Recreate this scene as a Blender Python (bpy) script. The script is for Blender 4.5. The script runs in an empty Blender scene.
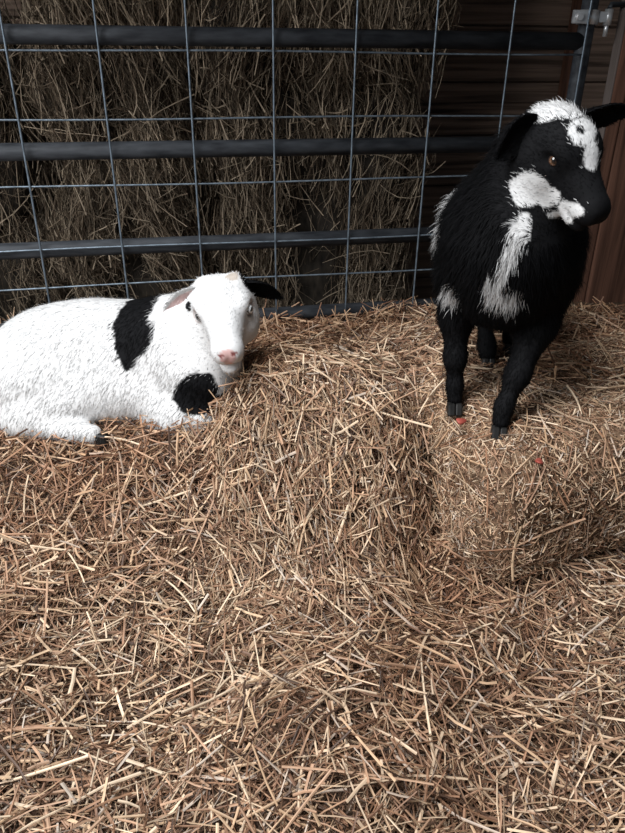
import bpy, math, random
import numpy as np
from mathutils import Vector, Matrix

# ------------------------------------------------------------------ camera, world, lights, exposure
scene = bpy.context.scene
col = scene.collection
PITCH, ROLL = math.radians(28.3), math.radians(0.8)
cam_d = bpy.data.cameras.new('camera')
cam = bpy.data.objects.new('camera', cam_d)
col.objects.link(cam)
_fwd = Vector((0, math.cos(PITCH), -math.sin(PITCH)))
_up0 = Vector((0, math.sin(PITCH), math.cos(PITCH)))
_rt0 = Vector((1, 0, 0))
_rt = _rt0 * math.cos(ROLL) + _up0 * math.sin(ROLL)
_up = _up0 * math.cos(ROLL) - _rt0 * math.sin(ROLL)
_m = Matrix((_rt, _up, -_fwd)).transposed().to_4x4()
_m.translation = Vector((0, 0, 1.0))
cam.matrix_world = _m
cam_d.sensor_fit = 'VERTICAL'
cam_d.sensor_height = 24.0
cam_d.lens = 24.0 * 713.0 / 833.0
cam_d.clip_start = 0.02
scene.camera = cam

world = bpy.data.worlds.new('World')
scene.world = world
world.use_nodes = True
world.node_tree.nodes['Background'].inputs[0].default_value = (0.80, 0.90, 1.0, 1)
world.node_tree.nodes['Background'].inputs[1].default_value = 0.09

def area_light(name, loc, target, sx, sy, power, color):
    d = bpy.data.lights.new(name, 'AREA')
    d.shape = 'RECTANGLE'; d.size = sx; d.size_y = sy
    d.energy = power; d.color = color
    o = bpy.data.objects.new(name, d)
    col.objects.link(o)
    o.location = loc
    o.rotation_euler = (Vector(target) - Vector(loc)).to_track_quat('-Z', 'Y').to_euler()
    return o
# daylight through the open barn door, behind the camera and to its left, and a roof opening
area_light('barn_door_daylight', (-2.2, -0.7, 2.0), (0.0, 1.3, 0.3), 1.6, 2.0, 84, (0.96, 0.98, 1.0))
area_light('roof_opening_daylight', (-0.7, 0.45, 3.0), (-0.3, 1.1, 0.2), 1.2, 1.2, 90, (0.96, 0.98, 1.0))

vs = scene.view_settings
vs.view_transform = 'Standard'; vs.look = 'None'; vs.gamma = 1.0; vs.use_curve_mapping = False
vs.exposure = 0.35

# ------------------------------------------------------------------ numeric helpers (numpy)
def rng_of(seed): return np.random.default_rng(seed)
def nrm(v): return v / (np.linalg.norm(v, axis=-1, keepdims=True) + 1e-12)

def make_noise(seed, freq, n=10):
    r = rng_of(seed)
    d = nrm(r.normal(size=(n, 3))) * freq * r.uniform(0.6, 1.6, (n, 1))
    ph = r.uniform(0, 6.28, n)
    return lambda p: np.sin(p @ d.T + ph).sum(-1) / math.sqrt(n)

def smin(a, b, k):
    h = np.maximum(k - np.abs(a - b), 0) / k
    return np.minimum(a, b) - h * h * k * 0.25

class Body:
    """an implicit surface made of blended tapered limbs and ellipsoids, meshed by surface nets"""
    def __init__(self): self.p = []
    def ell(self, c, r, R=None, k=0.05, op='add'):
        self.p.append(('e', np.array(c, float), np.array(r, float), None if R is None else np.array(R, float), k, op))
    def cone(self, a, b, ra, rb, k=0.04, op='add'):
        self.p.append(('c', np.array(a, float), np.array(b, float), (ra, rb), k, op))
    def chain(self, pts, k=0.03):
        for (a, ra), (b, rb) in zip(pts[:-1], pts[1:]): self.cone(a, b, ra, rb, k)
    def dist(self, q, P):
        if q[0] == 'e':
            d = P - q[1]
            if q[3] is not None: d = d @ q[3]
            k0 = np.sqrt(((d / q[2]) ** 2).sum(-1)); k1 = np.sqrt(((d / q[2] ** 2) ** 2).sum(-1)) + 1e-9
            return k0 * (k0 - 1) / k1
        a, b, (ra, rb) = q[1], q[2], q[3]
        ba = b - a; t = np.clip(((P - a) @ ba) / (ba @ ba), 0, 1)
        return np.linalg.norm(P - a - t[..., None] * ba, axis=-1) - (ra + (rb - ra) * t)
    def bounds(self, q):
        if q[0] == 'e': m = q[2].max(); return q[1] - m, q[1] + m
        m = max(q[3]); return np.minimum(q[1], q[2]) - m, np.maximum(q[1], q[2]) + m
    def eval(self, P):
        D = np.full(P.shape[:-1], 0.3)
        for q in self.p:
            d = self.dist(q, P)
            D = smin(D, d, q[4]) if q[5] == 'add' else -smin(-D, d, q[4])
        return D
    def mesh(self, h):
        B = [self.bounds(q) for q in self.p if q[5] == 'add']
        lo = np.min([b[0] for b in B], 0) - 0.03; hi = np.max([b[1] for b in B], 0) + 0.03
        n = np.ceil((hi - lo) / h).astype(int) + 1
        ax = [lo[i] + h * np.arange(n[i]) for i in range(3)]
        D = np.full(n, 0.3)
        for q in self.p:
            b0, b1 = self.bounds(q); mar = q[4] + 3 * h
            i0 = np.clip(((b0 - mar - lo) / h).astype(int), 0, n - 1); i1 = np.clip(((b1 + mar - lo) / h).astype(int) + 2, 1, n)
            sl = tuple(slice(i0[i], i1[i]) for i in range(3))
            P = np.stack(np.meshgrid(*[ax[i][sl[i]] for i in range(3)], indexing='ij'), -1)
            d = self.dist(q, P)
            D[sl] = smin(D[sl], d, q[4]) if q[5] == 'add' else -smin(-D[sl], d, q[4])
        return surface_nets(D, lo, h)

def surface_nets(D, lo, h):
    S = D < 0
    c = [(i, j, k) for i in (0, 1) for j in (0, 1) for k in (0, 1)]
    n = np.array(D.shape)
    sub = lambda A, o: A[o[0]:n[0] - 1 + o[0], o[1]:n[1] - 1 + o[1], o[2]:n[2] - 1 + o[2]]
    cnt = sum(sub(S, o).astype(np.int8) for o in c)
    act = (cnt > 0) & (cnt < 8)
    idx = np.argwhere(act)
    vals = {o: D[idx[:, 0] + o[0], idx[:, 1] + o[1], idx[:, 2] + o[2]] for o in c}
    acc = np.zeros((len(idx), 3)); num = np.zeros(len(idx))
    for a in c:
        for axis in range(3):
            if a[axis] == 0:
                b = list(a); b[axis] = 1; b = tuple(b)
                va, vb = vals[a], vals[b]; m = (va < 0) != (vb < 0)
                t = np.where(m, va / (va - vb + 1e-20), 0)
                pt = np.tile(np.array(a, float), (len(idx), 1)); pt[:, axis] = t
                acc += pt * m[:, None]; num += m
    V = lo + h * (idx + acc / num[:, None])
    vid = np.full(act.shape, -1); vid[act] = np.arange(len(idx))
    quads = []
    for axis in range(3):
        o = [0, 0, 0]; o[axis] = 1
        A = S[:n[0] - o[0], :n[1] - o[1], :n[2] - o[2]]; Bv = S[o[0]:, o[1]:, o[2]:]
        e = np.argwhere(A != Bv)
        u, w = [(1, 2), (2, 0), (0, 1)][axis]
        e = e[(e[:, u] > 0) & (e[:, w] > 0)]
        inside = A[e[:, 0], e[:, 1], e[:, 2]]
        def cell(du, dw):
            q = e.copy(); q[:, u] -= du; q[:, w] -= dw
            return vid[q[:, 0], q[:, 1], q[:, 2]]
        q = np.stack([cell(1, 1), cell(0, 1), cell(0, 0), cell(1, 0)], 1)
        q[~inside] = q[~inside][:, ::-1]
        quads.append(q)
    return V, np.concatenate(quads)

def vertex_normals(V, Q):
    fn = np.cross(V[Q[:, 2]] - V[Q[:, 0]], V[Q[:, -1]] - V[Q[:, 1]])
    N = np.zeros_like(V)
    for i in range(Q.shape[1]): np.add.at(N, Q[:, i], fn)
    return nrm(N)

def sample_surface(V, F, n, rng, weight=None):
    T = F if F.shape[1] == 3 else np.concatenate([F[:, [0, 1, 2]], F[:, [0, 2, 3]]])
    cr = np.cross(V[T[:, 1]] - V[T[:, 0]], V[T[:, 2]] - V[T[:, 0]])
    w = np.linalg.norm(cr, axis=1)
    if weight is not None: w = w * weight(V[T].mean(1))
    i = rng.choice(len(T), n, p=w / w.sum())
    a, b = rng.uniform(0, 1, n), rng.uniform(0, 1, n)
    s = a + b > 1; a[s] = 1 - a[s]; b[s] = 1 - b[s]
    P = V[T[i, 0]] + a[:, None] * (V[T[i, 1]] - V[T[i, 0]]) + b[:, None] * (V[T[i, 2]] - V[T[i, 0]])
    return P, nrm(cr[i])

def perp(d, rng):
    return nrm(np.cross(d, nrm(rng.normal(size=d.shape))))

def stalks(P, D, L, R, bend, C, rng, sides=4, segs=2, taper=1.0, flat=1.0, curl=None):
    """n prisms: centre P, direction D, length L, radius R, sideways bend (metres), colour C -> verts, quads, colours"""
    n = len(P)
    n1 = perp(D, rng); n2 = np.cross(D, n1)
    ang = np.linspace(0, 2 * np.pi, sides, endpoint=False)
    t = np.linspace(-0.5, 0.5, segs + 1)
    ctr = P[:, None] + D[:, None] * (L[:, None] * t)[..., None] + (n1 * bend[:, None])[:, None] * (1 - 4 * t * t)[None, :, None]
    if curl is not None:
        ph = rng.uniform(0, 6.28, (n, 1))
        ctr = ctr + (n2[:, None] * (curl[:, None] * np.sin(ph + t[None] * 7))[..., None])
    rr = R[:, None] * (1 + (taper - 1) * (t + 0.5))[None]
    ring = np.cos(ang)[None, :, None] * n1[:, None] + np.sin(ang)[None, :, None] * n2[:, None] * flat
    V = ctr[:, :, None] + rr[:, :, None, None] * ring[:, None]
    V = V.reshape(-1, 3)
    per = (segs + 1) * sides
    f = []
    for s in range(segs):
        for k in range(sides):
            f.append((s * sides + k, s * sides + (k + 1) % sides, (s + 1) * sides + (k + 1) % sides, (s + 1) * sides + k))
    f = np.array(f)
    F = (f[None] + (np.arange(n) * per)[:, None, None]).reshape(-1, 4)
    return V, F, np.repeat(C, per, 0)

def merge(parts):
    V, F, C, o = [], [], [], 0
    for v, f, c in parts:
        V.append(v); F.append(f + o); C.append(c); o += len(v)
    return np.concatenate(V), np.concatenate(F), np.concatenate(C)

# ------------------------------------------------------------------ blender helpers
def np_mesh(name, V, F, C=None, smooth=True):
    me = bpy.data.meshes.new(name)
    k = F.shape[1]
    me.vertices.add(len(V)); me.vertices.foreach_set('co', np.ascontiguousarray(V, np.float32).ravel())
    me.loops.add(F.size); me.loops.foreach_set('vertex_index', np.ascontiguousarray(F, np.int32).ravel())
    me.polygons.add(len(F))
    me.polygons.foreach_set('loop_start', np.arange(0, F.size, k, dtype=np.int32))
    me.polygons.foreach_set('loop_total', np.full(len(F), k, np.int32))
    me.update(calc_edges=True)
    me.polygons.foreach_set('use_smooth', np.full(len(F), smooth))
    if C is not None:
        a = me.attributes.new('col', 'FLOAT_COLOR', 'POINT')
        c4 = np.ones((len(V), 4), np.float32); c4[:, :3] = C
        a.data.foreach_set('color', c4.ravel())
    return me

def link(name, me, mat=None, parent=None, loc=None):
    o = bpy.data.objects.new(name, me)
    col.objects.link(o)
    if mat is not None and me is not None and not me.materials: me.materials.append(mat)
    if loc is not None: o.location = loc
    if parent is not None: o.parent = parent
    return o

def empty(name, loc=(0, 0, 0), rz=0.0):
    o = bpy.data.objects.new(name, None)
    col.objects.link(o)
    o.location = loc; o.rotation_euler = (0, 0, rz)
    o.empty_display_size = 0.05
    return o

def tag(o, label=None, cat=None, group=None, kind=None):
    if label: o['label'] = label
    if cat: o['category'] = cat
    if group: o['group'] = group
    if kind: o['kind'] = kind
    return o

def box_mesh(name, lo, hi, bevel=0.0, cuts=0, jitter=0.0, seed=0):
    import bmesh
    bm = bmesh.new()
    bmesh.ops.create_cube(bm, size=1)
    for v in bm.verts:
        for i in range(3): v.co[i] = lo[i] if v.co[i] < 0 else hi[i]
    if bevel > 0: bmesh.ops.bevel(bm, geom=bm.edges[:], offset=bevel, segments=2, profile=0.7, affect='EDGES')
    if cuts: bmesh.ops.subdivide_edges(bm, edges=bm.edges[:], cuts=cuts, use_grid_fill=True)
    if jitter:
        r = random.Random(seed)
        for v in bm.verts: v.co += Vector((r.uniform(-1, 1), r.uniform(-1, 1), r.uniform(-1, 1))) * jitter
    me = bpy.data.meshes.new(name); bm.to_mesh(me); bm.free()
    return me

def tube_mesh(name, pts, r, sides=12, cap=True, smooth=True):
    pts = [np.array(p, float) for p in pts]
    V, F = [], []
    up = np.array([0.03, 0.05, 1.0])
    n = len(pts)
    for i, p in enumerate(pts):
        d = nrm((pts[min(i + 1, n - 1)] - pts[max(i - 1, 0)])[None])[0]
        a = np.cross(d, up if abs(d @ nrm(up[None])[0]) < 0.95 else np.array([1.0, 0, 0])); a /= np.linalg.norm(a); b = np.cross(d, a)
        rr = r[i] if hasattr(r, '__len__') else r
        for k in range(sides):
            t = 2 * math.pi * k / sides
            V.append(p + rr * (math.cos(t) * a + math.sin(t) * b))
    for i in range(n - 1):
        for k in range(sides):
            F.append((i * sides + k, i * sides + (k + 1) % sides, (i + 1) * sides + (k + 1) % sides, (i + 1) * sides + k))
    if cap: F.append(tuple(range(sides))[::-1]); F.append(tuple(range((n - 1) * sides, n * sides)))
    me = bpy.data.meshes.new(name)
    me.from_pydata([tuple(v) for v in V], [], F)
    for pl in me.polygons: pl.use_smooth = smooth and len(pl.vertices) == 4
    me.update()
    return me

def mat(name, rough=0.8, spec=0.3, metal=0.0):
    m = bpy.data.materials.new(name); m.use_nodes = True
    nt = m.node_tree; b = nt.nodes['Principled BSDF']
    b.inputs['Roughness'].default_value = rough
    b.inputs['Specular IOR Level'].default_value = spec
    b.inputs['Metallic'].default_value = metal
    return m, nt, b

def attr_mat(name, rough, spec, var=0.0, scale=60, coat=0.0):
    m, nt, b = mat(name, rough, spec)
    a = nt.nodes.new('ShaderNodeAttribute'); a.attribute_name = 'col'
    out = a.outputs['Color']
    if var > 0:
        tc = nt.nodes.new('ShaderNodeTexCoord'); nz = nt.nodes.new('ShaderNodeTexNoise'); nz.inputs['Scale'].default_value = scale
        nt.links.new(tc.outputs['Object'], nz.inputs['Vector'])
        mr = nt.nodes.new('ShaderNodeMapRange'); mr.inputs[1].default_value = 0.3; mr.inputs[2].default_value = 0.7
        mr.inputs[3].default_value = 1 - var; mr.inputs[4].default_value = 1 + var
        nt.links.new(nz.outputs['Fac'], mr.inputs[0])
        mx = nt.nodes.new('ShaderNodeVectorMath'); mx.operation = 'SCALE'
        nt.links.new(out, mx.inputs[0]); nt.links.new(mr.outputs[0], mx.inputs['Scale'])
        out = mx.outputs[0]
    nt.links.new(out, b.inputs['Base Color'])
    if coat: b.inputs['Coat Weight'].default_value = coat; b.inputs['Coat Roughness'].default_value = 0.03
    return m

def noise_mat(name, c1, c2, scale=(8, 8, 8), detail=6, rough=0.8, spec=0.3, metal=0.0, bump=0.0, lo=0.3, hi=0.7, dist=0.0):
    m, nt, b = mat(name, rough, spec, metal)
    tc = nt.nodes.new('ShaderNodeTexCoord'); mp = nt.nodes.new('ShaderNodeMapping'); mp.inputs['Scale'].default_value = scale
    oi = nt.nodes.new('ShaderNodeObjectInfo')
    nt.links.new(tc.outputs['Object'], mp.inputs['Vector'])
    sh = nt.nodes.new('ShaderNodeVectorMath'); sh.operation = 'MULTIPLY_ADD'
    nt.links.new(oi.outputs['Random'], sh.inputs[0]); sh.inputs[1].default_value = (37, 53, 71)
    nt.links.new(mp.outputs['Vector'], sh.inputs[2])
    nz = nt.nodes.new('ShaderNodeTexNoise'); nz.inputs['Scale'].default_value = 1; nz.inputs['Detail'].default_value = detail
    nz.inputs['Distortion'].default_value = dist
    nt.links.new(sh.outputs[0], nz.inputs['Vector'])
    cr = nt.nodes.new('ShaderNodeValToRGB'); cr.color_ramp.elements[0].position = lo; cr.color_ramp.elements[1].position = hi
    cr.color_ramp.elements[0].color = (*c1, 1); cr.color_ramp.elements[1].color = (*c2, 1)
    nt.links.new(nz.outputs['Fac'], cr.inputs[0]); nt.links.new(cr.outputs[0], b.inputs['Base Color'])
    if bump:
        bp = nt.nodes.new('ShaderNodeBump'); bp.inputs['Strength'].default_value = bump; bp.inputs['Distance'].default_value = 0.004
        nt.links.new(nz.outputs['Fac'], bp.inputs['Height']); nt.links.new(bp.outputs['Normal'], b.inputs['Normal'])
    return m

M_straw = attr_mat('straw', 0.55, 0.35, 0.18, 40)
M_hay = attr_mat('hay', 0.8, 0.2, 0.2, 25)
M_litter = noise_mat('straw_litter', (0.035, 0.02, 0.012), (0.15, 0.09, 0.052), (60, 60, 60), bump=1.0)
M_balecore = noise_mat('bale_core', (0.06, 0.035, 0.02), (0.24, 0.15, 0.09), (70, 70, 70), bump=1.0)
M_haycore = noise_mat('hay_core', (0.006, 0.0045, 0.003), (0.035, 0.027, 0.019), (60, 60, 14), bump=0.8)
M_earth = noise_mat('packed_earth', (0.05, 0.035, 0.025), (0.11, 0.08, 0.055), (5, 5, 5), bump=0.4)
M_wall = noise_mat('barn_board', (0.04, 0.027, 0.02), (0.36, 0.25, 0.19), (1.6, 20, 55), bump=0.8, dist=0.6)
M_post = noise_mat('red_timber', (0.04, 0.018, 0.011), (0.19, 0.092, 0.06), (55, 55, 2.5), bump=0.5, dist=0.4)
M_greywood = noise_mat('weathered_timber', (0.10, 0.08, 0.07), (0.22, 0.18, 0.165), (30, 30, 2), bump=0.4)
M_rail = noise_mat('painted_steel', (0.016, 0.018, 0.022), (0.055, 0.06, 0.068), (14, 60, 60), rough=0.65, spec=0.3, bump=0.1)
M_wire = noise_mat('galvanised_wire', (0.10, 0.125, 0.15), (0.22, 0.27, 0.32), (50, 50, 50), rough=0.45, spec=0.5, metal=0.55)
M_zinc = noise_mat('bright_zinc', (0.45, 0.46, 0.47), (0.75, 0.76, 0.77), (40, 40, 40), rough=0.35, spec=0.5, metal=0.6)
M_fur = attr_mat('fur', 0.7, 0.07)
_nt = M_fur.node_tree; _out = _nt.nodes['Material Output']
_tr = _nt.nodes.new('ShaderNodeBsdfTranslucent'); _mx = _nt.nodes.new('ShaderNodeMixShader'); _mx.inputs[0].default_value = 0.35
_nt.links.new([n for n in _nt.nodes if n.type == 'ATTRIBUTE'][0].outputs['Color'], _tr.inputs['Color'])
_nt.links.new(_nt.nodes['Principled BSDF'].outputs[0], _mx.inputs[1]); _nt.links.new(_tr.outputs[0], _mx.inputs[2]); _nt.links.new(_mx.outputs[0], _out.inputs['Surface'])
M_skin = attr_mat('coat_skin', 0.75, 0.06)
M_eye = attr_mat('eye', 0.06, 0.6, coat=1.0)
M_hoof = noise_mat('hoof', (0.006, 0.006, 0.006), (0.02, 0.019, 0.018), (60, 60, 20), rough=0.5, spec=0.3)
M_red = noise_mat('red_peel', (0.20, 0.035, 0.025), (0.40, 0.09, 0.065), (60, 60, 60), rough=0.5)

# ------------------------------------------------------------------ the setting
floor = link('floor', box_mesh('floor', (-3.0, -2.0, -0.16), (3.0, 3.6, -0.08)), M_earth)
tag(floor, 'packed brown earth floor under the straw', kind='structure')

YAW = math.radians(12)
GU = np.array([math.cos(YAW), math.sin(YAW), 0]); GN = np.array([-math.sin(YAW), math.cos(YAW), 0]); G0 = np.array([0, 2.0, 0])
def gp(u, n, z): return G0 + GU * u + GN * n + np.array([0, 0, z])

wall = empty('wall_back', gp(0, 0.78, -0.08), YAW)
tag(wall, 'dark brown horizontal board wall behind the gate', kind='structure')
rr = random.Random(5)
for i in range(8):
    z = i * 0.185
    b = link('board', box_mesh('board', (-2.6, rr.uniform(0, .008), z + 0.003), (2.4, 0.03, z + 0.182), bevel=0.003), M_wall, wall)
link('batten', box_mesh('batten', (1.105, -0.03, 0), (1.155, 0.0, 1.53), bevel=0.004), M_post, wall)
link('sheathing', box_mesh('sheathing', (-2.6, 0.031, 0), (2.4, 0.06, 1.53)), M_wall, wall)
added_loft = empty('added_ceiling', (0, 0, 1.47))  # unseen overhead planks, added to shade the hay behind the gate
tag(added_loft, 'unseen plank deck added above the pen to shade the hay', kind='structure')
for i in range(9):
    link('plank', box_mesh('plank', (-2.6, 1.40 + i * 0.17, 0), (2.6, 1.40 + i * 0.17 + 0.165, 0.035), bevel=0.003), M_wall, added_loft)

# ------------------------------------------------------------------ straw bed height field
_n1 = make_noise(1, 9); _n2 = make_noise(2, 24); _n3 = make_noise(3, 60)
_weather = make_noise(4, 7)
def sstep(a, b, x):
    t = np.clip((x - a) / (b - a), 0, 1); return t * t * (3 - 2 * t)
def bed_z(x, y):
    x = np.asarray(x, float); y = np.asarray(y, float)
    left = 1 - sstep(-0.26, -0.10, x)
    right = sstep(0.15, 0.30, x)
    mid = 1 - left - right
    zl = 0.205 * sstep(1.04, 1.40, y) + 0.035 * sstep(1.62, 1.95, y)
    zm = 0.285 * sstep(1.10, 1.37, y) - 0.045 * sstep(1.55, 1.95, y)
    zr = 0.285 * sstep(1.30, 1.50, y) - 0.04 * sstep(1.6, 1.95, y)
    z = left * zl + mid * zm + right * zr
    z = z + 0.05 * np.exp(-(((x - 0.02) / 0.14) ** 2 + ((y - 1.42) / 0.12) ** 2))
    z = z - 0.05 * np.exp(-(((x - 0.22) / 0.05) ** 2 + ((y - 1.15) / 0.08) ** 2))
    z = z - 0.03 * np.exp(-(((x - 0.34) / 0.16) ** 2 + ((y - 1.08) / 0.09) ** 2))
    z = z + 0.03 * np.exp(-(((x - 0.75) / 0.22) ** 2 + ((y - 1.85) / 0.12) ** 2))
    n = -math.sin(YAW) * x + math.cos(YAW) * (y - 2.0)
    z = z * (1 - sstep(0.04, 0.20, n))
    P = np.stack([x, y, np.zeros_like(x)], -1)
    amp = 1 - 0.6 * sstep(1.3, 1.5, y)
    return z + amp * (0.024 * _n1(P) + 0.013 * _n2(P))

gx = np.linspace(-1.6, 1.7, 166); gy = np.linspace(-0.3, 2.7, 150)
GX, GY = np.meshgrid(gx, gy, indexing='ij')
BV = np.stack([GX, GY, bed_z(GX, GY)], -1).reshape(-1, 3)
ii = np.arange(len(gx) * len(gy)).reshape(len(gx), len(gy))
BF = np.stack([ii[:-1, :-1], ii[1:, :-1], ii[1:, 1:], ii[:-1, 1:]], -1).reshape(-1, 4)
_keep = (((BV - G0) @ GN)[BF].max(1) < 0.72)                 # the bed ends at the back wall
BF = BF[_keep]
_used, _inv = np.unique(BF, return_inverse=True); BV = BV[_used]; BF = _inv.reshape(-1, 4)

STRAW = np.array([(0.66, 0.51, 0.36), (0.53, 0.37, 0.235), (0.42, 0.262, 0.168), (0.31, 0.175, 0.105), (0.19, 0.105, 0.065), (0.52, 0.43, 0.35), (0.085, 0.05, 0.033)])
def straw_col(n, rng, p):
    c = STRAW[rng.choice(len(STRAW), n, p=p)]
    return c * rng.uniform(0.75, 1.2, (n, 1))

bed = empty('straw_bed', (0, 1.0, 0))
tag(bed, 'deep bed of loose golden brown straw covering the pen floor', 'straw')
BO = np.array([0, 1.0, 0])
link('packed_litter', np_mesh('packed_litter', BV - BO, BF), M_litter, bed)

def lay_straw(V, F, n, rng, lrange, rrange, lift, tilt, p, sides=4, segs=2, weight=None, prefer=None, mixp=0.0, flat=0.6, aged=1.0):
    P, N = sample_surface(V, F, n, rng, weight)
    N[N[:, 2] < 0] *= 1
    d = rng.normal(size=(n, 3))
    d = nrm(d - (d * N).sum(1, keepdims=True) * N)
    if prefer is not None:
        q = prefer - (prefer * N).sum(1, keepdims=True) * N
        s = rng.uniform(0, 1, n) < mixp
        d[s] = nrm(nrm(q[s]) + rng.normal(size=(s.sum(), 3)) * 0.35)
    d = nrm(d + N * rng.normal(0, tilt, (n, 1)))
    L = np.exp(rng.uniform(math.log(lrange[0]), math.log(lrange[1]), n)); R = rng.uniform(*rrange, n)
    P = P + N * rng.uniform(lift[0], lift[1], n)[:, None]
    w = np.clip(0.5 + 0.6 * _weather(P) + 0.35 * sstep(1.0, 1.3, P[:, 1]), 0, 1)[:, None]     # older, redder straw lies in patches
    C = straw_col(n, rng, p) * (1 - aged * w * np.array((0.26, 0.37, 0.44)))
    return stalks(P, d, L, R, rng.normal(0, 0.04, n) * L, C, rng, sides, segs, 0.85, flat)

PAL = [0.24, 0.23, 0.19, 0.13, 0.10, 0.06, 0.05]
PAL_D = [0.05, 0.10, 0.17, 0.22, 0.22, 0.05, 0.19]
inview = lambda c: ((np.abs(c[:, 0]) < 0.62 + 0.42 * c[:, 1]) & (c[:, 1] > 0.25) & (c[:, 1] < 2.08)).astype(float) * np.where(c[:, 1] > 1.75, 0.8, 1.0)
r = rng_of(11)
straws = merge([
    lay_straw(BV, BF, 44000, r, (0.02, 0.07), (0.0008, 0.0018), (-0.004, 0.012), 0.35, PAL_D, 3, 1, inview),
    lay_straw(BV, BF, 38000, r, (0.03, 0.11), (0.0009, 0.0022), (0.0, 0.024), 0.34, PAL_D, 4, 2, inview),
    lay_straw(BV, BF, 16500, r, (0.03, 0.13), (0.0011, 0.0026), (0.010, 0.036), 0.26, PAL, 4, 2, inview, flat=0.4),
    lay_straw(BV, BF, 1200, r, (0.03, 0.09), (0.0018, 0.0032), (0.012, 0.034), 0.26, PAL, 4, 2, inview, flat=0.25),
    lay_straw(BV, BF, 2200, r, (0.04, 0.14), (0.0010, 0.0022), (0.006, 0.030), 0.2, PAL, 4, 2, lambda c: ((c[:, 0] > -0.2) & (c[:, 0] < 0.26) & (c[:, 1] > 1.05) & (c[:, 1] < 1.42)).astype(float), prefer=np.array((0.15, -0.5, -0.85)), mixp=0.85, flat=0.5),
    lay_straw(BV, BF, 750, r, (0.06, 0.15), (0.0011, 0.0020), (0.015, 0.03), 1.2, PAL, 4, 2, lambda c: inview(c) * (c[:, 1] > 1.7)),
])
lo = link('loose_straw', np_mesh('loose_straw', straws[0] - BO, straws[1], straws[2], False), M_straw, bed)
tag(lo, kind='stuff')

# ------------------------------------------------------------------ straw bale
def bale_shell(L, W, H, rad, seed, amp=0.012, step=0.022):
    """rounded lumpy block, origin at the middle of its bottom"""
    nx, ny, nz = [max(3, int(s / step)) for s in (L, W, H)]
    faces = []
    V, F, o = [], [], 0
    for ax in range(3):
        dims = [(ny, nz), (nz, nx), (nx, ny)][ax]
        for s in (-1, 1):
            a = np.linspace(-1, 1, dims[0] + 1); b = np.linspace(-1, 1, dims[1] + 1)
            A, B = np.meshgrid(a, b, indexing='ij')
            P = np.zeros(A.shape + (3,)); P[..., ax] = s; P[..., (ax + 1) % 3] = A; P[..., (ax + 2) % 3] = B
            ids = np.arange(A.size).reshape(A.shape) + o
            q = np.stack([ids[:-1, :-1], ids[1:, :-1], ids[1:, 1:], ids[:-1, 1:]], -1).reshape(-1, 4)
            if s < 0: q = q[:, ::-1]
            V.append(P.reshape(-1, 3)); F.append(q); o += A.size
    V = np.concatenate(V); F = np.concatenate(F)
    hs = np.array([L, W, H]) / 2
    P = V * hs
    core = np.clip(P, -(hs - rad), hs - rad)
    d = P - core; ln = np.linalg.norm(d, axis=1, keepdims=True)
    N = d / (ln + 1e-9)
    P = core + N * rad
    nz_ = make_noise(seed, 16); nz2 = make_noise(seed + 1, 45)
    P = P + N * (amp * nz_(P) + amp * 0.4 * nz2(P))[:, None]
    P[:, 2] += H / 2
    return P, F

BA = math.radians(20)
bale = empty('straw_bale', (0.732, 1.484, -0.008), BA)
tag(bale, 'compressed light golden straw bale under the black goat', 'straw bale')
SV, SF = bale_shell(0.98, 0.50, 0.314, 0.10, 21, 0.012)
link('bale_core', np_mesh('bale_core', SV, SF), M_balecore, bale)
r = rng_of(22)
PAL_B = [0.16, 0.22, 0.24, 0.20, 0.10, 0.06, 0.02]
up_w = lambda c: np.where(c[:, 2] < 0.02, 0.05, 1.0)
bs = merge([
    lay_straw(SV, SF, 42000, r, (0.007, 0.028), (0.0006, 0.0015), (-0.002, 0.006), 0.6, PAL_B, 3, 1, up_w, aged=0.1),
    lay_straw(SV, SF, 7000, r, (0.012, 0.045), (0.0008, 0.0017), (0.0, 0.010), 0.35, PAL_B, 4, 1, up_w, aged=0.1),
    lay_straw(SV, SF, 900, r, (0.05, 0.14), (0.0011, 0.0021), (0.004, 0.014), 0.15, PAL, 4, 2, lambda c: np.where(c[:, 2] > 0.25, 1.0, 0.12)),
])
tag(link('cut_straw', np_mesh('cut_straw', *bs, False), M_straw, bale), kind='stuff')

# long single stalks lying on top of bed and bale
def stalk_mesh(L, R, seed, c):
    r = rng_of(seed)
    v, f, cc = stalks(np.zeros((1, 3)), np.array([[1.0, 0, 0]]), np.array([L]), np.array([R]), np.array([L * r.normal(0, .04)]), np.array([c]), r, 5, 4, 0.85, 0.7)
    # a node ring on the stalk and a split end
    v2, f2, c2 = stalks(np.array([[L * 0.12, v[10:15, 1].mean(), v[10:15, 2].mean()]]), np.array([[1.0, 0, 0]]), np.array([0.004]), np.array([R * 1.25]), np.array([0.0]), np.array([c]) * 0.75, r, 5, 1)
    return np_mesh('straw_stalk', *merge([(v, f, cc), (v2, f2, c2)]), False)
r = rng_of(31)
SM = [stalk_mesh(Ls, Rs, 40 + i, STRAW[i % 3] * 1.1) for i, (Ls, Rs) in enumerate([(0.10, .0021), (0.13, .0024), (0.16, .0022), (0.19, .0023), (0.12, .0027), (0.22, .0021)])]
P, N = sample_surface(BV, BF, 250, r, lambda c: inview(c) * (np.abs(c[:, 0]) < 0.30 + 0.42 * c[:, 1]) * (c[:, 1] > 0.42) * np.where(c[:, 1] < 1.3, 1.0, 0.7))
for i in range(len(P)):
    n = N[i]; d = r.normal(size=3); d = d - (d @ n) * n; d = d / np.linalg.norm(d) + n * r.normal(0, 0.16); d /= np.linalg.norm(d)
    o = link('straw_stalk', SM[i % len(SM)], M_straw, bed)
    o.location = P[i] + n * r.uniform(0.016, 0.034) - BO
    o.rotation_mode = 'QUATERNION'; o.rotation_quaternion = Vector(d).to_track_quat('X', 'Z')
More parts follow.
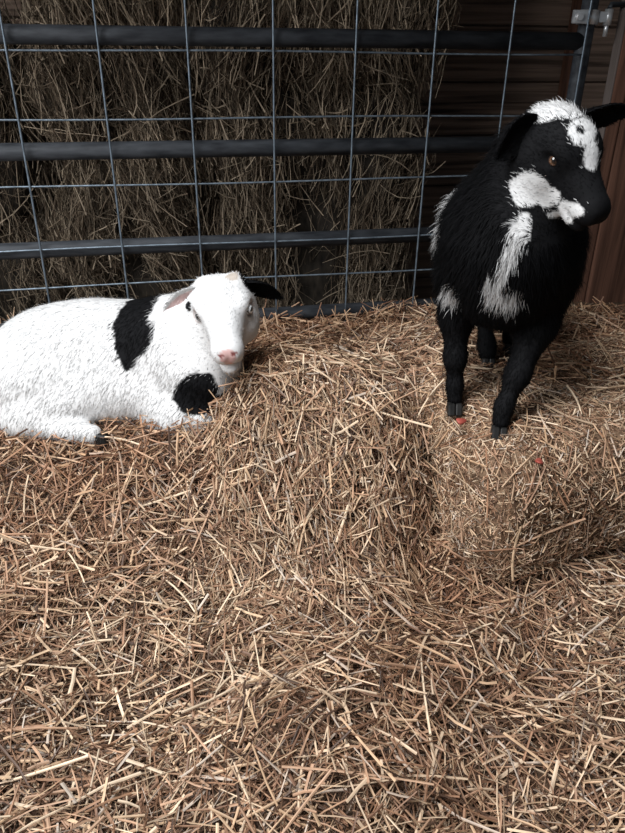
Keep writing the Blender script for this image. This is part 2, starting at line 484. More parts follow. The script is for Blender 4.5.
P, N = sample_surface(SV, SF, 40, r, lambda c: np.where(c[:, 2] > 0.24, 1.0, 0.15) * (c[:, 2] > 0.05))
for i in range(len(P)):
    n = N[i]; d = r.normal(size=3); d = d - (d @ n) * n; d = d / np.linalg.norm(d) + n * r.normal(0, 0.06); d /= np.linalg.norm(d)
    o = link('straw_stalk', SM[i % len(SM)], M_straw, bale)
    o.location = P[i] + n * r.uniform(0.008, 0.016)
    o.rotation_mode = 'QUATERNION'; o.rotation_quaternion = Vector(d).to_track_quat('X', 'Z')

# ------------------------------------------------------------------ hay bales behind the gate
HAY = np.array([(0.19, 0.145, 0.10), (0.13, 0.095, 0.065), (0.08, 0.058, 0.04), (0.30, 0.24, 0.17), (0.035, 0.026, 0.018)])
def hay_bale(u0, u1, z0, z1, n0, depth, label, seed, count, tiltx=0.0):
    L, Wd, Hh = u1 - u0, depth, z1 - z0
    o = empty('hay_bale', gp((u0 + u1) / 2, n0 + depth / 2, z0), YAW + tiltx)
    tag(o, label, 'hay bale', 'hay bales stacked behind the gate')
    V, F = bale_shell(L, Wd, Hh, 0.07, seed, 0.022, 0.03)
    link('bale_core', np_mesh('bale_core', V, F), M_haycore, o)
    r = rng_of(seed + 7)
    cl = make_noise(seed + 3, 22); swing = make_noise(seed + 4, 11)
    flatz = np.array([1.0, 1.0, 0.25])
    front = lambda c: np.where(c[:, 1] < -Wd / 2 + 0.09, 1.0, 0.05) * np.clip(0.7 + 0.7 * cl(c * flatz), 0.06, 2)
    P, N = sample_surface(V, F, count, r, front)
    sw = swing(P)[:, None] * np.array([0.28, 0, 0])
    d = nrm(np.array([0, -0.1, 1.0]) + sw + r.normal(size=(count, 3)) * np.array([0.26, 0.22, 0.2]))
    s = r.uniform(0, 1, count) < 0.22
    d[s] = nrm(r.normal(size=(s.sum(), 3)))
    d = nrm(d - 0.7 * (d * N).sum(1, keepdims=True) * N)
    Ls = np.exp(r.uniform(math.log(0.05), math.log(0.24), count)); R = r.uniform(0.0008, 0.0022, count)
    P = P + N * (r.uniform(-0.01, 0.05, count) + 0.014 * cl(P * flatz))[:, None]
    C = HAY[r.choice(5, count, p=[.24, .26, .24, .10, .16])] * r.uniform(0.7, 1.25, (count, 1))
    k = slice(0, count // 9)                                 # coarse pale stems on the outside
    R[k] = r.uniform(0.0016, 0.0028, len(R[k])); C[k] = np.array((0.34, 0.27, 0.195)) * r.uniform(0.6, 1.2, (len(R[k]), 1)); P[k] += N[k] * 0.018
    v, f, c = stalks(P, d, Ls, R, r.normal(0, 0.10, count) * Ls, C, r, 3, 4, 0.5, 0.5, curl=r.uniform(0, 0.006, count))
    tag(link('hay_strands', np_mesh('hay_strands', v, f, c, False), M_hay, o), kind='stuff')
    return o
hay_bale(-1.36, -0.78, -0.08, 0.42, 0.37, 0.35, 'lower dark hay bale at the left edge behind the gate', 101, 3500)
hay_bale(-1.40, -0.81, 0.425, 1.02, 0.38, 0.35, 'upper dark hay bale at the left edge behind the gate', 102, 4500)
hay_bale(-0.675, -0.345, -0.08, 0.93, 0.26, 0.38, 'tall narrow hay bale standing behind the gate above the white goat\'s back', 103, 8000)
hay_bale(-0.69, -0.33, 0.935, 1.42, 0.27, 0.38, 'hay bale topping the narrow stack behind the gate\'s top rail', 104, 4500)
hay_bale(-0.265, 0.36, -0.08, 0.88, 0.32, 0.38, 'wide hay bale behind the gate between the two goats', 105, 11000)
hay_bale(-0.28, 0.40, 0.885, 1.42, 0.30, 0.38, 'hay bale topping the wide stack behind the gate\'s top rail', 106, 5500, 0.03)

# ------------------------------------------------------------------ gate
gate = empty('metal_gate', gp(0.735, 0.012, 0.2), YAW)
tag(gate, 'dark steel tube gate filled with grey wire mesh', 'gate')
GINV = np.linalg.inv(np.array([GU, GN, [0, 0, 1]]).T)
def gl(u, n, z): return (u - 0.735, n - 0.012, z - 0.2)
US = -1.62
for z in (0.988, 0.729, 0.482, 0.262):
    link('rail', tube_mesh('rail', [gl(US, 0.03, z), gl(-0.5, 0.03, z), gl(0.735, 0.03, z)], 0.0215, 16), M_rail, gate)
for u in (US, 0.742):
    link('stile', tube_mesh('stile', [gl(u, 0.03, 0.16), gl(u, 0.03, 1.35)], 0.0215, 16), M_rail, gate)
vw = []
for k in range(-12, 8):
    u = -0.1115 + 0.208 * (k - 3) + (0.006 if k == 7 else 0)
    if u < US: continue
    pts = [gl(u + 0.0015 * math.sin(3 * z + k), -0.003, z) for z in np.linspace(0.16, 1.36, 9)]
    link('vertical_wire', tube_mesh('vertical_wire', pts, 0.0027, 8), M_wire, gate)
for z in (0.18, 0.229, 0.386, 0.488, 0.648, 0.806, 0.957, 1.12, 1.277):
    if z == 0.18: continue
    pts = [gl(u, 0.002, z + 0.002 * math.sin(5 * u + 9 * z)) for u in np.linspace(US, 0.73, 15)]
    link('horizontal_wire', tube_mesh('horizontal_wire', pts, 0.0025, 8), M_wire, gate)
# galvanised hinge clamp on the stile
hz = 1.045
hc = link('hinge_clamp', tube_mesh('hinge_clamp', [gl(0.742, 0.03, hz - 0.017), gl(0.742, 0.03, hz + 0.017)], 0.0285, 20), M_zinc, gate)
hc['label'] = 'bright galvanised hinge clamp'
link('clamp_ear', box_mesh('clamp_ear', gl(0.682, -0.002, hz - 0.016), gl(0.725, 0.008, hz + 0.016), bevel=0.004), M_zinc, hc)
link('bolt', tube_mesh('bolt', [gl(0.697, -0.012, hz), gl(0.697, 0.016, hz)], 0.009, 6), M_zinc, hc)
link('hinge_knuckle', tube_mesh('hinge_knuckle', [gl(0.795, 0.02, hz - 0.018), gl(0.795, 0.02, hz + 0.02)], 0.011, 12), M_zinc, hc)
link('hinge_pin', tube_mesh('hinge_pin', [gl(0.795, 0.02, hz - 0.045), gl(0.795, 0.02, hz - 0.01)], 0.006, 10), M_zinc, hc)
link('hinge_bolt', tube_mesh('hinge_bolt', [gl(0.795, 0.02, hz + 0.02), gl(0.80, 0.025, hz + 0.03), gl(0.89, 0.03, hz + 0.034)], 0.007, 10), M_rail, hc)
link('clamp_strap', box_mesh('clamp_strap', gl(0.765, 0.012, hz - 0.012), gl(0.79, 0.02, hz + 0.014), bevel=0.003), M_zinc, hc)

post = empty('timber_post', gp(0.876, 0.05, -0.08), YAW)
tag(post, 'reddish brown timber post at the right end of the gate', 'post')
link('edge_strip', box_mesh('edge_strip', (-0.032, -0.034, 0), (-0.027, 0.0, 1.46), bevel=0.0015), M_greywood, post)['label'] = 'pale grey sawn edge strip'
link('board', box_mesh('board', (-0.026, -0.035, 0), (0.014, 0.0, 1.46), bevel=0.004), M_post, post)
link('board', box_mesh('board', (0.018, -0.045, 0), (0.20, 0.0, 1.46), bevel=0.004), M_post, post)
link('upright', box_mesh('upright', (0.10, 0.001, 0), (0.19, 0.14, 1.46), bevel=0.004), M_post, post)

# ------------------------------------------------------------------ goats
def head_frame(az, pd, roll):
    az, pd, roll = [math.radians(v) for v in (az, pd, roll)]
    f = np.array([math.sin(az) * math.cos(pd), -math.cos(az) * math.cos(pd), -math.sin(pd)])
    rgt = np.cross(f, [0, 0, 1.0]); rgt /= np.linalg.norm(rgt); up = np.cross(rgt, f)
    r2 = rgt * math.cos(roll) + up * math.sin(roll); u2 = up * math.cos(roll) - rgt * math.sin(roll)
    return np.stack([r2, f, u2], 1)      # columns: head's right, forward, up

EYE_X, EYE_Y, EYE_Z = 0.047, 0.030, 0.012
def add_head(b, c, R, s, fluff=0.0):
    T = lambda p: c + s * (R @ np.array(p, float))
    b.ell(T((0, -0.018, 0.006)), np.array((0.052 + fluff, 0.062, 0.05)) * s, R, 0.03)
    b.cone(T((0, 0.02, 0.008)), T((0, 0.118, -0.005)), 0.042 * s, 0.027 * s, 0.03)
    b.cone(T((0, -0.012, -0.036)), T((0, 0.108, -0.037)), 0.036 * s, 0.021 * s, 0.025)
    for e in (-1, 1):
        b.ell(T((e * 0.035, 0.022, 0.024)), np.array((0.018, 0.026, 0.018)) * s, R, 0.02)
        b.ell(T((e * (0.031 + fluff), -0.004, -0.032)), np.array((0.024, 0.044, 0.034)) * s, R, 0.03)
        b.ell(T((e * 0.011, 0.128, -0.011)), np.array((0.018, 0.022, 0.022)) * s, R, 0.012)
    b.ell(T((0, 0.115, -0.048)), np.array((0.019, 0.024, 0.013)) * s, R, 0.006)
    for e in (-1, 1):
        b.ell(T((e * (EYE_X + 0.006), EYE_Y, EYE_Z)), np.array((0.012, 0.014, 0.010)) * s, R, 0.012, 'sub')
        b.ell(T((e * 0.012, 0.153, -0.004)), np.array((0.0045, 0.007, 0.003)) * s, R, 0.004, 'sub')
    b.ell(T((0, 0.156, -0.016)), np.array((0.0018, 0.012, 0.010)) * s, R, 0.004, 'sub')
    for e in (-1, 1):
        b.cone(T((e * 0.004, 0.150, -0.034)), T((e * 0.028, 0.090, -0.037)), 0.0026 * s, 0.0022 * s, 0.004, 'sub')
    return T

def patches_mask(P, patches, noise, amp):
    m = np.full(len(P), -9.0)
    for c, r_ in patches:
        m = np.maximum(m, 1 - np.linalg.norm((P - np.array(c)) / np.array(r_), axis=1))
    m = m + amp * noise(P)
    return np.clip(m / 0.06 + 0.5, 0, 1)

def ear_mesh(base, along, face, L, W, cup=0.35, droop=0.0, colfn=None):
    """leaf shaped cupped ear, thick; along = direction of the tip, face = direction of the opening"""
    along = nrm(np.array(along, float)[None])[0]; face = np.array(face, float); face = nrm((face - (face @ along) * along)[None])[0]
    side = np.cross(along, face)
    ns, nt = 16, 9
    S = np.linspace(0, 1, ns); Tt = np.linspace(-1, 1, nt)
    w = W / 2 * (0.32 + 0.68 * np.sin(np.pi * np.clip(S * 0.85 + 0.1, 0, 1)) ** 0.9) * np.sqrt(np.clip(1 - S ** 4, 0, 1)) + 0.0008
    layers = []
    for sgn in (1, -1):
        q = []
        for i, s in enumerate(S):
            for t in Tt:
                p = np.array(base) + along * L * s + side * w[i] * t + face * (cup * W * (t * t - 0.5) * (1 - 0.6 * s)) + np.array([0, 0, -1.0]) * droop * L * s * s
                q.append(p + face * sgn * 0.0035 * (1 - 0.5 * s) * (1 - 0.7 * t * t))
        layers.append(np.array(q))
    V = np.concatenate(layers); m = ns * nt
    F = []
    I = lambda i, j, l: l * m + i * nt + j
    for i in range(ns - 1):
        for j in range(nt - 1):
            F.append((I(i, j, 0), I(i + 1, j, 0), I(i + 1, j + 1, 0), I(i, j + 1, 0)))
            F.append((I(i, j, 1), I(i, j + 1, 1), I(i + 1, j + 1, 1), I(i + 1, j, 1)))
        F.append((I(i, 0, 0), I(i, 0, 1), I(i + 1, 0, 1), I(i + 1, 0, 0)))
        F.append((I(i, nt - 1, 0), I(i + 1, nt - 1, 0), I(i + 1, nt - 1, 1), I(i, nt - 1, 1)))
    for j in range(nt - 1):
        F.append((I(0, j, 0), I(0, j + 1, 0), I(0, j + 1, 1), I(0, j, 1)))
        F.append((I(ns - 1, j, 0), I(ns - 1, j, 1), I(ns - 1, j + 1, 1), I(ns - 1, j + 1, 0)))
    inner = np.concatenate([np.ones(m, bool), np.zeros(m, bool)])
    st = np.concatenate([np.stack(np.meshgrid(S, Tt, indexing='ij'), -1).reshape(-1, 2)] * 2)
    return V, np.array(F), colfn(V, inner, st)

def eye_mesh(s, iris_or_shine):
    n, m = 20, 14
    V, F, C = [], [], []
    for i in range(m + 1):
        a = math.pi * i / m
        for k in range(n):
            t = 2 * math.pi * k / n
            V.append((math.sin(a) * math.cos(t), math.sin(a) * math.sin(t), math.cos(a)))
    V = np.array(V)
    for i in range(m):
        for k in range(n): F.append((i * n + k, (i + 1) * n + k, (i + 1) * n + (k + 1) % n, i * n + (k + 1) % n))
    # local: z = outward, x = along the slit
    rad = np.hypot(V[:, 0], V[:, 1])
    C = np.where((rad < 0.75)[:, None], np.array(iris_or_shine), np.array((0.03, 0.02, 0.018)))
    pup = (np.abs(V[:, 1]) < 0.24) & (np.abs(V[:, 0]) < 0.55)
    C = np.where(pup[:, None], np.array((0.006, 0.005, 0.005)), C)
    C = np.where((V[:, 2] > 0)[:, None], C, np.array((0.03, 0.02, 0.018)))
    return np_mesh('eye', V * s, np.array(F), C)

def fur_mesh(name, srcs, origin):
    """srcs: list of dict(P,N,flow,len,width,col,lift) -> tapered hair blades with the coat's normals"""
    Vs, Fs, Cs, Ns, o = [], [], [], [], 0
    for q in srcs:
        P, N, n = q['P'], q['N'], len(q['P'])
        r = q['rng']
        fl = q['flow'] - (q['flow'] * N).sum(1, keepdims=True) * N
        fl = nrm(nrm(fl) + r.normal(size=(n, 3)) * q.get('mess', 0.22))
        lf = np.broadcast_to(np.asarray(q['lift'], float).reshape(-1, 1), (n, 1))
        d0 = nrm(fl * (1 - lf) + N * lf)
        d1 = nrm(fl * 0.95 + N * 0.03 + np.array([0, 0, -0.25]))
        side = nrm(np.cross(d0, N) + r.normal(size=(n, 3)) * 0.06)
        L = q['len'][:, None]; w = q['width'][:, None]
        a = P - N * 0.002
        mid = a + d0 * L * 0.5; tip = mid + d1 * L * 0.5
        V = np.stack([a - side * w, a + side * w, mid - side * w * 0.75, mid + side * w * 0.75, tip], 1).reshape(-1, 3)
        f = np.array([(0, 1, 3), (0, 3, 2), (2, 3, 4)])
        F = (f[None] + (np.arange(n) * 5)[:, None, None]).reshape(-1, 3) + o
        Vs.append(V); Fs.append(F); Cs.append(np.repeat(q['col'], 5, 0)); o += len(V)
        Ns.append(np.repeat(nrm(N + r.normal(size=(n, 3)) * 0.12), 5, 0))
    V = np.concatenate(Vs); F = np.concatenate(Fs)
    me = np_mesh(name, V - origin, F, np.concatenate(Cs))
    me.normals_split_custom_set_from_vertices(np.concatenate(Ns).astype(np.float32).tolist())
    return me

def put_eye(parent, origin, T, R, s, e, iris_or_shine, proud=0.0):
    o = link('eye', eye_mesh(0.0118 * s, iris_or_shine), M_eye, parent)
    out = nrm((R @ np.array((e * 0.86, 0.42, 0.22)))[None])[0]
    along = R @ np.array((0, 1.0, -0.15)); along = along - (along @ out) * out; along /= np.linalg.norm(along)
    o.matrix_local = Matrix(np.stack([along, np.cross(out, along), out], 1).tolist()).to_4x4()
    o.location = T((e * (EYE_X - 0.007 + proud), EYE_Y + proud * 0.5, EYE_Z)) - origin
    return o

def hoof(parent, origin, p, fwd, s=1.0, name='hoof'):
    """cloven hoof: two toes side by side, p = ground point"""
    fwd = np.array(fwd, float); fwd /= np.linalg.norm(fwd); sd = np.cross(fwd, [0, 0, 1.0]); sd /= np.linalg.norm(sd); upv = np.cross(sd, fwd)
    prof = [(-0.016, 0.0), (0.022, 0.0), (0.024, 0.006), (0.012, 0.030), (-0.014, 0.028)]
    V, F = [], []
    for e in (-1, 1):
        o = len(V)
        for wv, sc in ((0.0012, 0.94), (0.004, 1.0), (0.014, 1.0), (0.018, 0.85)):
            for (a, b_) in prof:
                V.append(np.array(p) + s * (fwd * a * sc + upv * (b_ * sc) + sd * e * wv))
        k = len(prof)
        for i in range(3):
            for j in range(k): F.append((o + i * k + j, o + i * k + (j + 1) % k, o + (i + 1) * k + (j + 1) % k, o + (i + 1) * k + j))
        F.append(tuple(o + j for j in range(k))); F.append(tuple(o + 3 * k + j for j in range(k)))
    me = bpy.data.meshes.new(name); me.from_pydata([tuple(v - origin) for v in V], [], F); me.update()
    import bmesh
    bm = bmesh.new(); bm.from_mesh(me); bmesh.ops.recalc_face_normals(bm, faces=bm.faces[:]); bm.to_mesh(me); bm.free()
    return link(name, me, M_hoof, parent)

BLACK = np.array((0.0065, 0.0065, 0.0072)); WHITE = np.array((0.64, 0.635, 0.63)); PINK = np.array((0.62, 0.33, 0.30))

# --- the white goat, lying
def white_goat():
    b = Body()
    b.ell((-0.51, 1.575, 0.312), (0.215, 0.135, 0.135), None, 0.06)
    b.ell((-0.64, 1.55, 0.292), (0.135, 0.14, 0.118), None, 0.06)
    b.ell((-0.36, 1.545, 0.325), (0.125, 0.12, 0.128), None, 0.06)
    b.ell((-0.275, 1.49, 0.29), (0.10, 0.095, 0.105), None, 0.05)
    b.ell((-0.66, 1.46, 0.27), (0.13, 0.075, 0.09), None, 0.03)
    b.chain([((-0.55, 1.43, 0.25), 0.05), ((-0.64, 1.40, 0.228), 0.034), ((-0.70, 1.41, 0.225), 0.03)], 0.03)
    b.chain([((-0.66, 1.395, 0.218), 0.026), ((-0.53, 1.372, 0.214), 0.021), ((-0.485, 1.365, 0.212), 0.02)], 0.02)
    b.chain([((-0.38, 1.46, 0.27), 0.055), ((-0.31, 1.405, 0.235), 0.04), ((-0.25, 1.395, 0.225), 0.033)], 0.04)
    b.chain([((-0.25, 1.395, 0.222), 0.028), ((-0.36, 1.40, 0.215), 0.02)], 0.02)
    b.ell((-0.47, 1.49, 0.265), (0.15, 0.085, 0.085), None, 0.05)
    b.cone((-0.305, 1.53, 0.37), (-0.225, 1.515, 0.445), 0.105, 0.075, 0.05)
    b.cone((-0.25, 1.48, 0.33), (-0.205, 1.475, 0.42), 0.085, 0.05, 0.05)
    c = np.array((-0.194, 1.465, 0.470)); R = head_frame(8, 10, -7); s = 1.13
    T = add_head(b, c, R, s, 0.007)
    for e in (-1, 1): b.ell(T((e * 0.030, -0.03, 0.042)), (0.018, 0.018, 0.016), R, 0.02)
    return b, c, R, s, T
def build_white():
    b, c, R, s, T = white_goat()
    V, Q = b.mesh(0.0045)
    N = vertex_normals(V, Q)
    org = np.array((-0.5, 1.5, 0.2))
    g = empty('goat', org)
    tag(g, 'white goat with black patches lying on the straw', 'goat')
    nz = make_noise(71, 34); nz3 = make_noise(73, 130)
    black = [((-0.40, 1.45, 0.43), (0.046, 0.14, 0.085)), ((-0.375, 1.55, 0.45), (0.035, 0.09, 0.05)), ((-0.250, 1.39, 0.305), (0.050, 0.07, 0.050)), ((-0.195, 1.40, 0.275), (0.055, 0.06, 0.026)),
             (T((0.058, -0.012, 0.012)), (0.017, 0.022, 0.014)), (T((-0.055, -0.035, 0.035)), (0.03, 0.03, 0.025))]
    bud = [(T((-0.026, -0.020, 0.060)), (0.014, 0.014, 0.012))]
    lids = [(T((e * (EYE_X + 0.001), EYE_Y, EYE_Z)), (0.021, 0.021, 0.017)) for e in (1, -1)]
    nostril = [(T((e * 0.012, 0.150, -0.005)), (0.006, 0.012, 0.0045)) for e in (1, -1)]
    nose = [(T((0, 0.152, -0.010)), (0.017, 0.02, 0.017)), (T((0, 0.142, -0.028)), (0.012, 0.012, 0.004))]
    def coat(P):
        m = patches_mask(P, black, lambda q: nz(q) + 0.8 * nz3(q), 0.09)[:, None]
        k = patches_mask(P, nose, nz, 0.05)[:, None] * 0.75
        q = (WHITE * (1 - m) + BLACK * m) * (1 - k) + PINK * k
        t = patches_mask(P, nostril, nz, 0.0)[:, None]; q = q * (1 - t) + np.array((0.20, 0.07, 0.065)) * t
        t = patches_mask(P, bud, nz, 0.1)[:, None] * 0.75; q = q * (1 - t) + np.array((0.34, 0.27, 0.21)) * t
        t = patches_mask(P, lids, nz, 0.1)[:, None] * 0.7; return q * (1 - t) + np.array((0.30, 0.24, 0.22)) * t
    link('body', np_mesh('body', V - org, Q, coat(V)), M_skin, g)
    def earc_w(Vv, inner, st):
        t = np.where(inner & (np.abs(st[:, 1]) < 0.6), 1.0, 0.0)[:, None]
        cc = WHITE * (1 - 0.5 * t) + PINK * 0.5 * t
        tipd = np.where(st[:, 0] < 0.12, 0.5, 0.0)[:, None]
        return cc * (1 - tipd * 0.4)
    earc_b = lambda Vv, inner, st: np.tile(BLACK * 1.2, (len(Vv), 1))
    e1 = ear_mesh(T((0.040, -0.018, 0.034)), R @ np.array((0.90, -0.12, -0.36)), R @ np.array((0.10, 0.90, 0.25)), 0.098, 0.050, 0.28, 0.15, earc_w)
    e2 = ear_mesh(T((-0.046, -0.035, 0.030)), R @ np.array((-0.92, -0.2, -0.42)), R @ np.array((-0.1, 0.8, -0.45)), 0.088, 0.046, 0.3, 0.2, earc_b)
    for e in (e1, e2): link('ear', np_mesh('ear', e[0] - org, e[1], e[2]), M_skin, g)
    put_eye(g, org, T, R, s, 1, (0.05, 0.04, 0.035), 0.0022); put_eye(g, org, T, R, s, -1, (0.9, 0.91, 0.9), 0.0032)  # second eye's near-white colour paints in its eyeshine
    hoof(g, org, (-0.468, 1.362, 0.196), (1, -0.1, -0.3), 0.8)
    # fur
    r = rng_of(72)
    n = 110000
    P, Nn = sample_surface(V, Q, n, r, lambda q: np.where(q[:, 2] < 0.2, 0.1, 1.0))
    hd = np.linalg.norm((P - T((0, 0.04, 0))) / 0.125, axis=1)
    near = np.clip((1.25 - hd) / 0.4, 0, 1)
    mz = np.clip(1 - np.linalg.norm(P - T((0, 0.15, -0.012)), axis=1) / 0.06, 0, 1)
    flow = np.array((-0.6, -0.25, -0.55)) * (1 - near)[:, None] + (R @ np.array((0, -1.0, -0.15))) * near[:, None]
    ln = (0.016 * (1 - near) + 0.010 * near) * (1 - 0.75 * mz) * r.uniform(0.6, 1.35, n)
    eyeclear = np.minimum(*[np.linalg.norm(P - T((e * EYE_X, EYE_Y, EYE_Z)), axis=1) for e in (1, -1)]) > 0.0145 * s
    nosec = np.linalg.norm(P - T((0, 0.155, -0.010)), axis=1) > 0.017
    k = eyeclear & nosec
    src = dict(P=P[k], N=Nn[k], flow=flow[k], len=ln[k], width=np.full(k.sum(), 0.0008), col=coat(P[k] + r.normal(0, 0.004, (k.sum(), 3))) * r.uniform(0.94, 1.04, (k.sum(), 1)), lift=(0.09 + 0.10 * near)[k], rng=r)
    srcs = [src]
    for e in (e1, e2):
        P2, N2 = sample_surface(e[0], e[1], 1600, r)
        cc = e[2][np.argmin(((P2[:, None] - e[0][None]) ** 2).sum(-1), 1)]
        srcs.append(dict(P=P2, N=N2, flow=np.tile(e[0][-1] - e[0][0], (1600, 1)), len=r.uniform(0.005, 0.011, 1600), width=np.full(1600, 0.0008), col=cc, lift=0.25, rng=r))
    tag(link('fur', fur_mesh('fur', srcs, org), M_fur, g), kind='stuff')
build_white()

# --- the black goat, standing
def black_goat():
    b = Body()
    a = math.radians(-13); Ry = np.array([[math.cos(a), -math.sin(a), 0], [math.sin(a), math.cos(a), 0], [0, 0, 1]])
    b.ell((0.415, 1.53, 0.625), (0.145, 0.22, 0.13), Ry, 0.06)
    b.ell((0.38, 1.385, 0.635), (0.135, 0.125, 0.135), Ry, 0.06)
    b.ell((0.362, 1.315, 0.60), (0.09, 0.075, 0.10), Ry, 0.05)
    b.ell((0.45, 1.67, 0.635), (0.12, 0.11, 0.12), Ry, 0.06)
    b.cone((0.368, 1.37, 0.69), (0.375, 1.325, 0.815), 0.105, 0.062, 0.06)
    b.cone((0.365, 1.32, 0.66), (0.39, 1.30, 0.80), 0.08, 0.045, 0.05)
    # front legs
    b.chain([((0.292, 1.375, 0.580), 0.052), ((0.288, 1.365, 0.50), 0.032), ((0.291, 1.345, 0.415), 0.0185), ((0.295, 1.338, 0.360), 0.0125), ((0.296, 1.330, 0.333), 0.0155)], 0.025)
    b.chain([((0.448, 1.35, 0.580), 0.060), ((0.434, 1.315, 0.50), 0.036), ((0.399, 1.268, 0.415), 0.0205), ((0.376, 1.245, 0.358), 0.0138), ((0.371, 1.235, 0.331), 0.0165)], 0.025)
    # hind legs
    b.chain([((0.38, 1.62, 0.575), 0.072), ((0.375, 1.57, 0.50), 0.038), ((0.405, 1.63, 0.42), 0.020), ((0.413, 1.58, 0.35), 0.0148), ((0.415, 1.568, 0.33), 0.017)], 0.03)
    b.chain([((0.51, 1.68, 0.575), 0.072), ((0.50, 1.64, 0.50), 0.038), ((0.505, 1.71, 0.42), 0.020), ((0.495, 1.67, 0.35), 0.0148), ((0.49, 1.66, 0.33), 0.017)], 0.03)
    b.chain([((0.47, 1.755, 0.70), 0.03), ((0.49, 1.80, 0.69), 0.02), ((0.495, 1.815, 0.65), 0.012)], 0.02)
    c = np.array((0.405, 1.27, 0.833)); R = head_frame(35, 39, -2); s = 0.97
    T = add_head(b, c, R, s, 0.003)
    b.ell(T((0, 0.01, 0.032)), (0.040, 0.05, 0.026), R, 0.03)
    return b, c, R, s, T
def build_black():
    b, c, R, s, T = black_goat()
    V, Q = b.mesh(0.0045)
    org = np.array((0.39, 1.45, 0.31))
    g = empty('goat', org)
    tag(g, 'black goat with white markings standing on a straw bale', 'goat')
    nz = make_noise(81, 38); nz3 = make_noise(83, 140)
    white = [(T((0.018, -0.042, 0.048)), (0.048, 0.044, 0.03)), (T((0.010, 0.020, 0.064)), (0.027, 0.045, 0.02)), (T((0.008, 0.060, 0.050)), (0.013, 0.030, 0.02)),
             (T((0.052, 0.036, -0.052)), (0.030, 0.036, 0.033)), (T((0.030, 0.108, -0.026)), (0.020, 0.036, 0.013)), (T((0.020, 0.100, -0.056)), (0.022, 0.026, 0.010)), (T((0.036, 0.066, -0.045)), (0.02, 0.024, 0.02)),
             ((0.360, 1.240, 0.708), (0.012, 0.05, 0.03)), ((0.346, 1.235, 0.682), (0.011, 0.05, 0.035)), ((0.334, 1.235, 0.645), (0.011, 0.05, 0.035)), ((0.345, 1.238, 0.585), (0.028, 0.05, 0.018)), ((0.322, 1.238, 0.612), (0.018, 0.05, 0.018)),
             ((0.255, 1.43, 0.72), (0.022, 0.03, 0.05)), ((0.235, 1.40, 0.66), (0.014, 0.03, 0.03)), ((0.262, 1.32, 0.557), (0.02, 0.04, 0.022))]
    spots = [(T((0.042, 0.075, -0.036)), (0.009, 0.008, 0.007)), (T((0.052, 0.062, -0.030)), (0.008, 0.008, 0.008)), (T((0.045, 0.070, -0.060)), (0.010, 0.014, 0.006)), (T((0.016, 0.018, 0.066)), (0.010, 0.009, 0.012)), (T((0.030, -0.005, 0.058)), (0.009, 0.009, 0.012))]
    def coat(P):
        m = patches_mask(P, white, lambda q: nz(q) + 1.3 * nz3(q), 0.10)
        k = patches_mask(P, spots, nz3, 0.22)
        m = (m * (1 - k))[:, None]
        return BLACK * (1 - m) + WHITE * 0.92 * m
    link('body', np_mesh('body', V - org, Q, coat(V)), M_skin, g)
    earc = lambda Vv, inner, st: np.tile(BLACK * 1.2, (len(Vv), 1))
    e1 = ear_mesh(T((0.044, -0.038, 0.026)), R @ np.array((0.60, -0.10, -0.42)), R @ np.array((0.70, 0.7, 0.1)), 0.066, 0.060, 0.25, 0.45, earc)
    e2 = ear_mesh(T((-0.044, -0.030, 0.034)), R @ np.array((-0.97, 0.12, 0.20)), R @ np.array((0.2, 0.95, 0.1)), 0.112, 0.046, 0.3, 0.0, earc)
    for e in (e1, e2): link('ear', np_mesh('ear', e[0] - org, e[1], e[2]), M_skin, g)
    for e in (1, -1): put_eye(g, org, T, R, s, e, (0.13, 0.065, 0.035))
    hoof(g, org, (0.296, 1.322, 0.303), (0.0, -1, -0.05), 0.82); hoof(g, org, (0.368, 1.226, 0.301), (-0.1, -1, -0.05), 0.82)
    hoof(g, org, (0.416, 1.560, 0.303), (0.0, -1, -0.05), 0.82); hoof(g, org, (0.49, 1.652, 0.303), (0.0, -1, -0.05), 0.82)
    r = rng_of(82)
    n = 90000
    P, Nn = sample_surface(V, Q, n, r, lambda q: np.where(q[:, 1] > 1.62, 0.5, 1.0))
    hd = np.linalg.norm((P - T((0, 0.04, 0))) / 0.12, axis=1)
    near = np.clip((1.2 - hd) / 0.35, 0, 1)
    top = np.clip(1 - np.linalg.norm(P - T((0, -0.04, 0.05)), axis=1) / 0.07, 0, 1)
    mz = np.clip(1 - np.linalg.norm(P - T((0, 0.15, -0.012)), axis=1) / 0.07, 0, 1)
    leg = np.clip((0.56 - P[:, 2]) / 0.08, 0, 1)
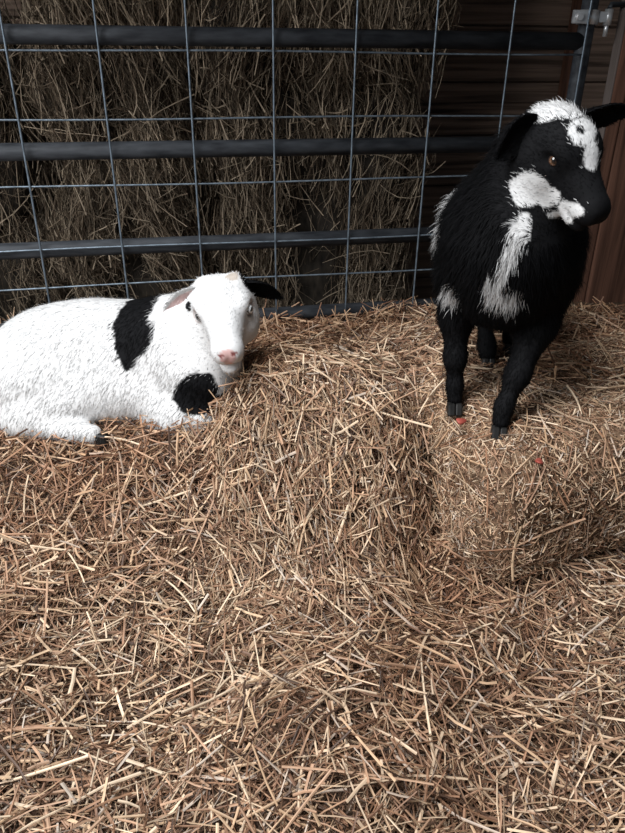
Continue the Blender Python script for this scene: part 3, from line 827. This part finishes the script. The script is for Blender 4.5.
    flow = np.array((0.0, 0.35, -0.8)) * (1 - near)[:, None] + (R @ np.array((0, -1.0, -0.1))) * near[:, None]
    ln = ((0.030 * (1 - leg) + 0.009 * leg) * (1 - near) + (0.010 + 0.012 * top) * near) * (1 - 0.75 * mz) * r.uniform(0.6, 1.35, n)
    eyeclear = np.minimum(*[np.linalg.norm(P - T((e * EYE_X, EYE_Y, EYE_Z)), axis=1) for e in (1, -1)]) > 0.0145 * s
    k = eyeclear
    srcs = [dict(P=P[k], N=Nn[k], flow=flow[k], len=ln[k], width=np.full(k.sum(), 0.0007), col=coat(P[k] + r.normal(0, 0.004, (k.sum(), 3))) * r.uniform(0.8, 1.2, (k.sum(), 1)), lift=(0.2 + 0.25 * leg + 0.1 * near)[k], rng=r)]
    for e in (e1, e2):
        P2, N2 = sample_surface(e[0], e[1], 1600, r)
        srcs.append(dict(P=P2, N=N2, flow=np.tile(e[0][-1] - e[0][0], (1600, 1)), len=r.uniform(0.006, 0.013, 1600), width=np.full(1600, 0.0008), col=np.tile(BLACK, (1600, 1)), lift=0.25, rng=r))
    tag(link('fur', fur_mesh('fur', srcs, org), M_fur, g), kind='stuff')
build_black()

# ------------------------------------------------------------------ small red scraps on the bale
def scrap(p, sx, sy, sz, rz, seed, label):
    import bmesh
    bm = bmesh.new(); bmesh.ops.create_icosphere(bm, subdivisions=3, radius=1.0)
    nz = make_noise(seed, 2.2)
    for v in bm.verts:
        k = 1 + 0.22 * float(nz(np.array(v.co)[None])[0])
        v.co = Vector((v.co.x * sx * k, v.co.y * sy * k, (v.co.z + 0.35 * v.co.x * v.co.x) * sz * k))
    me = bpy.data.meshes.new('red_scrap'); bm.to_mesh(me); bm.free()
    for f in me.polygons: f.use_smooth = True
    o = link('red_scrap', me, M_red, None, p); o.rotation_euler = (0.3, 0.15, rz)
    tag(o, label, 'scrap')
scrap((0.300, 1.265, 0.312), 0.012, 0.009, 0.004, 0.4, 91, 'small red scrap lying by the black goat\'s front hooves')
scrap((0.424, 1.135, 0.300), 0.012, 0.008, 0.004, 1.2, 92, 'small red scrap on the front edge of the straw bale')
